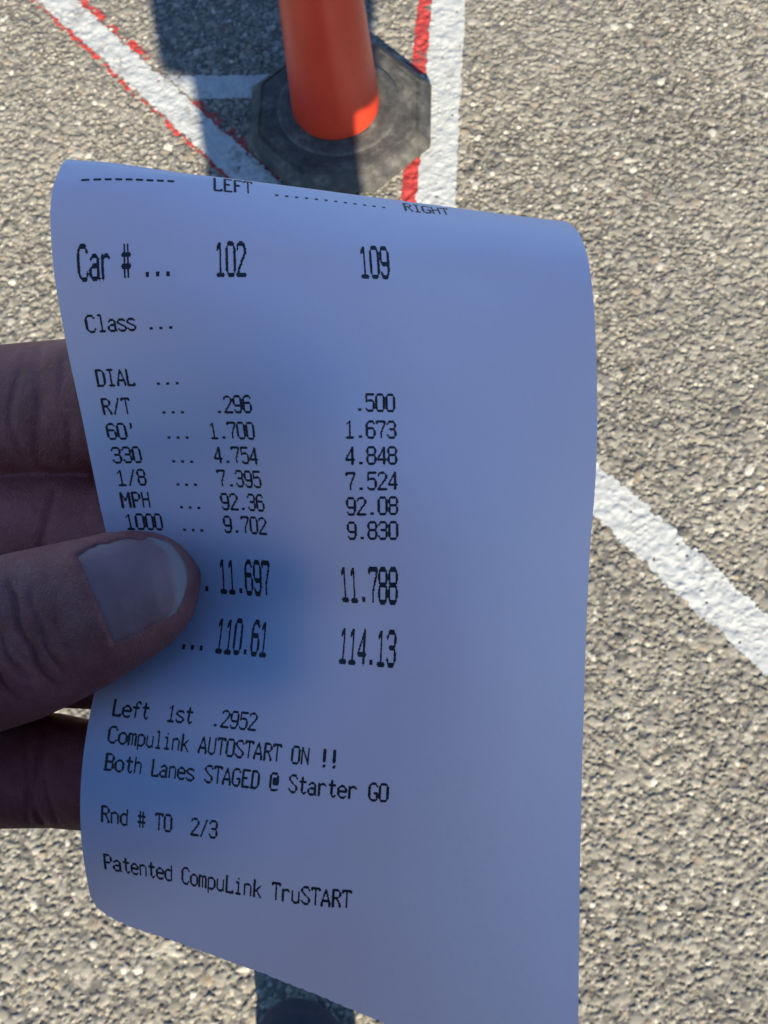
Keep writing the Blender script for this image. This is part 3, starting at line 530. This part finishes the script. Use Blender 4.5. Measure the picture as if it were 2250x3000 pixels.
# tiny knuckle folds on the fingers seen beside the paper, pressed into the fused skin
X_, Y_ = HV[:, 0], HV[:, 1]; press = np.zeros(len(HV))
for cx_, y0, y1, w, dpt in ((-55.6, 33, 53, .8, .9), (-53.5, 34, 52, .6, .5), (-57.8, 33, 53, .6, .5), (-55, -29, -6, 1.1, .45), (-50, -29, -6, .8, .4), (-59, -29, -6, .8, .4), (-54, -5, 15, .9, .5)):
    c = cx_ + .7 * np.sin(Y_ * .35 + cx_); press += dpt * np.exp(-((X_ - c) / w) ** 2) * sstep(Y_, y0, y0 + 3) * (1 - sstep(Y_, y1 - 3, y1))
HV[:, 2] += press * (HV[:, 2] > 222) * (X_ < -46)
HW = W(HV)

# nail plate, a part of its own
na, nb_ = 44, 60; t_, be = np.meshgrid(np.linspace(0, 1, na), np.linspace(0, 1, nb_), indexing='ij')
b0 = -3.0; bb = np.zeros_like(t_); aa = np.zeros_like(t_)
for _ in range(12):
    aa = nail_cut(bb) + (nail_free(bb) - nail_cut(bb)) * t_
    bb = nail_top(aa) + (nail_bot(aa) - nail_top(aa)) * be
rim = np.minimum(np.minimum(be, 1 - be) / .06, 1); cut = np.minimum(t_ / .06, 1)
nz = front_z(aa, bb) - .06 - .12 * t_ + .28 * (1 - rim * cut) - .35 * np.exp(-((be - .5) / .35) ** 2) * t_
nz = np.minimum(nz, front_z(np.minimum(aa, -2.6), bb) + 1.1 * np.maximum(0, aa + 2.6))
nxy = TIP + aa[..., None] * TE + bb[..., None] * TN
nf_ = np.concatenate([nxy, nz[..., None]], -1).reshape(-1, 3); nback = nf_ + np.array([0, 0, .55])
gf = grid_faces(na, nb_); ring_ = [i * nb_ for i in range(na)] + [(na - 1) * nb_ + j for j in range(1, nb_)] + [i * nb_ + nb_ - 1 for i in range(na - 2, -1, -1)] + [j for j in range(nb_ - 2, 0, -1)]
nF = [tuple(q) for q in gf] + [tuple(q[::-1] + na * nb_) for q in gf] + [(ring_[k], ring_[(k + 1) % len(ring_)], ring_[(k + 1) % len(ring_)] + na * nb_, ring_[k] + na * nb_) for k in range(len(ring_))]
person = empty('person', (-.04, -.13, 0))
nail = mesh_obj('thumbnail', W(np.vstack([nf_, nback])), nF, M_NAIL)
fe = np.clip((t_ - .865 - .02 * np.sin(be * 9)) / .05, 0, 1) * .8
fattr(nail, 'free_edge', np.concatenate([fe.ravel(), fe.ravel()])); to_parent(nail, person)

# ------------------------------------------------------------------ the photographer: body, clothes, shoes
BX, BY = -.04, -.13
L_SH, L_EL = (BX - .165, BY, 1.455), (-.285, -.10, 1.06); L_WR = W(WR)
R_SH, R_EL = (BX + .165, BY, 1.455), (.24, -.22, 1.15); R_WR = (.165, -.06, 1.03)
HD = np.array([BX, BY + .035, 1.665])
bs = []
bs += [round_cone((BX, BY, 1.47), HD + (0, -.03, -.06), .062, .06), ball(HD, (.078, .098, .118)), ball(HD + (0, .03, -.065), (.058, .068, .058))]
bs += [ball(HD + (0, .098, -.03), (.013, .02, .016)), round_cone(HD + (0, .086, .02), HD + (0, .104, -.024), .009, .013), ball(HD + (0, .092, -.070), (.026, .010, .006)), ball(HD + (0, .091, -.081), (.022, .010, .007))]
for s in (-1, 1):
    bs += [ball(HD + (s * .079, -.012, -.012), (.009, .02, .032)), ball(HD + (s * .031, .083, .012), (.015, .012, .011)), round_cone(HD + (s * .014, .091, .032), HD + (s * .047, .08, .031), .007, .006)]
bs += [round_cone((BX, BY, 1.38), (BX, BY, 1.0), .11, .105, flat=(1.1, .75), axes=(1, 0, 0)), round_cone(L_SH, R_SH, .05, .05)]
bs += chain([np.array(L_SH), np.array(L_EL), L_WR * .75 + np.array(L_EL) * .25], [.05, .04, .032]) + chain([np.array(R_SH), np.array(R_EL), np.array(R_WR)], [.05, .04, .027])
# right hand resting in the jacket pocket
RH = lambda x, y, z: np.array((BX + x, BY + y, z))
pal = RH(.165, .10, .985); bs += [round_cone(R_WR, pal, .027, .026)]
for k in range(4):
    bs += chain([pal + (-.01, -.02 + .014 * k, -.01), RH(.135, .075 + .017 * k, .955), RH(.11, .075 + .016 * k, .945), RH(.09, .078 + .015 * k, .945)], [.0115, .0095, .0085, .0075], n=18)
bs += chain([pal + (0, .012, .006), RH(.14, .125, .985), RH(.118, .13, .975)], [.013, .011, .009], n=18)
for s, fy in ((-1, 0), (1, -.17)):
    hx = BX + s * .034; fx = -.125 if s < 0 else .05; bs += chain([np.array((hx, BY, .92)), np.array(((hx + fx) / 2, BY + .01 + fy * .4, .5)), np.array((fx, BY + fy - .005, .09))], [.04, .038, .033])
bv, bf = fuse('body', bs, .0045, 4, None)
vo = len(bv); allv = np.vstack([bv, HW]); af = [tuple(int(i) for i in q) for q in bf] + [tuple(int(i) + vo for i in q) for q in HF]
body = mesh_obj('body', allv, np.array(af) if all(len(q) == 4 for q in af) else af, M_SKIN); to_parent(body, person)
def cloth(name, shells, m, vox=.008, sm=4):
    v, f = fuse(name, shells, vox, sm, None); return to_parent(mesh_obj(name, v, f, m), person)
js = [round_cone((BX, BY, 1.39), (BX, BY, 1.0), .145, .125, flat=(1.2, .86), axes=(1, 0, 0)), round_cone(L_SH, R_SH, .068, .068), round_cone((BX, BY, 1.48), (BX, BY - .005, 1.53), .085, .075)]
# straight hem: box-like skirt of the jacket
def box(cx, cy, z0, z1, w0, w1, d0, d1, n=64, e_=.6):
    t = np.linspace(0, 2 * math.pi, n, endpoint=False); V = []
    for z, w, d in ((z0, w0, d0), ((z0 + z1) / 2, (w0 + w1) / 2, (d0 + d1) / 2), (z1, w1, d1)):
        c, s = np.cos(t), np.sin(t); V.append(np.column_stack([cx + w / 2 * np.sign(c) * np.abs(c) ** e_, cy + d / 2 * np.sign(s) * np.abs(s) ** e_, np.full(n, z)]))
    V = np.vstack(V); F = [tuple(q) for q in grid_faces(3, n, True)]; return V, F + [tuple(range(n))[::-1], tuple(range(2 * n, 3 * n))]
js.append(box(BX + .005, BY, .853, 1.2, .288, .345, .15, .21, e_=.3))
js += chain([np.array(L_SH), np.array(L_EL), L_WR * .86 + np.array(L_EL) * .14], [.066, .056, .042]) + chain([np.array(R_SH), np.array(R_EL), np.array(R_WR) * .8 + np.array(R_EL) * .2], [.066, .056, .042])
cloth('jacket', js, M_JACKET, .007, 2)
ts = [box(BX, BY, .70, .95, .185, .22, .13, .15)]
for s, fy in ((-1, 0), (1, -.17)):
    hx = BX + s * .040; fx = -.125 if s < 0 else .05
    ts += chain([np.array((hx, BY, .86)), np.array((hx * .6 + fx * .4, BY + .01 + fy * .4, .48)), np.array((fx, BY + fy, .10))], [.056, .049, .038])
cloth('trousers', ts, M_DENIM)
toe_out = lambda v, s, ty: np.column_stack([v[:, 0] + s * .19 * (v[:, 1] - ty), v[:, 1], v[:, 2]])
for s, fx, fy in ((-1, -.176, 0), (1, .095, -.17)):
    ty = .122 + fy; ss = [round_cone((fx, ty - .052, .046), (fx, ty - .20, .05), .044, .04, flat=(1, .95)), round_cone((fx, ty - .12, .06), (fx, ty - .24, .085), .042, .047), ball((fx, ty - .055, .04), (.047, .055, .036)), ball((fx, ty - .25, .05), (.036, .04, .045))]
    v, f = fuse('shoe', ss, .004, 3, None); v[:, 2] = np.maximum(v[:, 2], .016); v = toe_out(v, s, ty)
    sh = to_parent(mesh_obj('shoe', v, f, M_SHOE), person)
    so = [round_cone((fx, ty - .055, .012), (fx, ty - .25, .012), .0495, .040, n=40)]
    v, f = fuse('sole', so, .004, 2, None); v[:, 2] = np.clip((v[:, 2] - .012) * 3, -.011, .009) + .012; v = toe_out(v, s, ty)
    so_ = mesh_obj('sole', v, f, M_SOLE); so_.parent = sh; so_.matrix_parent_inverse = sh.matrix_world.inverted() if False else Matrix.Translation(person.location).inverted() @ Matrix.Translation(person.location)
    lace = [round_cone((fx - .022, ty - .115 - k * .022, .098 + k * .006), (fx + .022, ty - .115 - k * .022, .098 + k * .006), .0035, .0035, n=10) for k in range(4)]
    o_ = 0; lv_, lf_ = [], []
    for v, f in lace: lv_.append(toe_out(np.array(v), s, ty)); lf_ += [tuple(i + o_ for i in q) for q in f]; o_ += len(v)
    la = mesh_obj('lace', np.vstack(lv_), lf_, M_SOLE); la.parent = sh
cloth('hair', [ball(HD + (0, -.022, .026), (.086, .094, .108)), ball(HD + (0, -.05, -.03), (.075, .062, .07))], M_HAIR, .006, 2)
tag(person, 'person in navy shoes holding the printed slip between thumb and fingers', 'person')

# ------------------------------------------------------------------ orange marker post on its eight-sided rubber base
CXB, CYB = -.182, 1.193
pr = empty('marker_post', (CXB, CYB, 0))
def octa(r, z, rot=math.pi / 8): return [(CXB + r / math.cos(math.pi / 8) * math.cos(rot + k * math.pi / 4), CYB + r / math.cos(math.pi / 8) * math.sin(rot + k * math.pi / 4), z) for k in range(8)]
bm = bmesh.new(); prof = [(.107, .000), (.116, .004), (.116, .012), (.1005, .0265), (.099, .0245), (.0965, .028), (.094, .0285)]
rings = [[bm.verts.new(p) for p in octa(r, z + .001)] for r, z in prof]
for a, b in zip(rings, rings[1:]):
    for k in range(8): bm.faces.new((a[k], a[(k + 1) % 8], b[(k + 1) % 8], b[k]))
bm.faces.new(rings[0][::-1])
nc = 64; cir = []
for r, z in ((.081, .0285), (.074, .0285), (.070, .0305), (.0, .0305)):
    if r: cir.append([bm.verts.new((CXB + r * math.cos(2 * math.pi * k / nc), CYB + r * math.sin(2 * math.pi * k / nc), z + .001)) for k in range(nc)])
last = rings[-1]
for k in range(nc):                            # eight-sided rim down to the round seat
    i0 = int(((k + .0) / nc * 2 * math.pi - math.pi / 8) // (math.pi / 4)) % 8; i1 = int(((k + 1.0) / nc * 2 * math.pi - math.pi / 8) // (math.pi / 4)) % 8
    if i0 == i1: bm.faces.new((last[(i0 + 1) % 8], cir[0][(k + 1) % nc], cir[0][k])) if False else None
bmesh.ops.delete(bm, geom=[v for r in cir for v in r], context='VERTS')
bm.faces.new(last)
bmesh.ops.recalc_face_normals(bm, faces=bm.faces)
bmesh.ops.bevel(bm, geom=list(bm.edges), offset=.0015, segments=2, affect='EDGES')
bmesh.ops.translate(bm, verts=bm.verts, vec=(-CXB, -CYB, 0))
me = bpy.data.meshes.new('rubber_base'); bm.to_mesh(me); bm.free(); me.materials.append(M_RUBBER)
rb = bpy.data.objects.new('rubber_base', me); COL.objects.link(rb); rb.parent = pr
def lathe(name, prof, n, m, parent, at):
    t = np.linspace(0, 2 * math.pi, n, endpoint=False); V = np.array([[(r * math.cos(a), r * math.sin(a), z) for a in t] for r, z in prof]).reshape(-1, 3)
    f = [tuple(q) for q in grid_faces(len(prof), n, True)] + [tuple(range(n))[::-1], tuple((len(prof) - 1) * n + k for k in range(n))]
    o = mesh_obj(name, V, f, m); o.parent = parent; o.location = at; return o
lathe('seat_collar', [(.078, .029), (.078, .0315), (.075, .0335), (.066, .0338), (.04, .0339), (.01, .0339)], 96, M_RUBBER, pr, (0, 0, 0))
PXC = (-.003, -.002)
tube = [(.0520, .0335), (.0545, .0345), (.0553, .037), (.0552, .05)] + [(.0552 - .040 * (z - .05) * (1 if z < .3 else 1), z) for z in np.linspace(.08, .45, 12)] + [(.0385, .55), (.037, .9), (.036, .985), (.040, .99), (.040, 1.0), (.033, 1.008), (.02, 1.012)]
tube = [(max(r, .034) if z < 1.0 else r, z) for r, z in tube]
lathe('tube', tube, 128, M_POST, pr, (PXC[0], PXC[1], 0))
hv, hf = [], []
ringp = [np.array((PXC[0] + .03 * math.cos(a), PXC[1], 1.035 + .03 * math.sin(a))) for a in np.linspace(0, 2 * math.pi, 17)]
o_ = 0
v, f = [], []
for k in range(16):
    d, x, y = frame(ringp[k + 1] - ringp[k]); t = np.linspace(0, 2 * math.pi, 10, endpoint=False)
    nrm = ringp[k] - np.array((PXC[0], PXC[1], 1.035)); nrm /= np.linalg.norm(nrm)
    v.append(ringp[k] + np.outer(np.cos(t) * .008, nrm) + np.outer(np.sin(t) * .008, (0, 1, 0)))
v = np.vstack(v); f = [(k * 10 + j, ((k + 1) % 16) * 10 + j, ((k + 1) % 16) * 10 + (j + 1) % 10, k * 10 + (j + 1) % 10) for k in range(16) for j in range(10)]
lh = mesh_obj('loop_handle', v, f, M_POST); lh.parent = pr
tag(pr, 'orange tapered plastic marker post standing on a dusty black eight-sided rubber base', 'marker post')
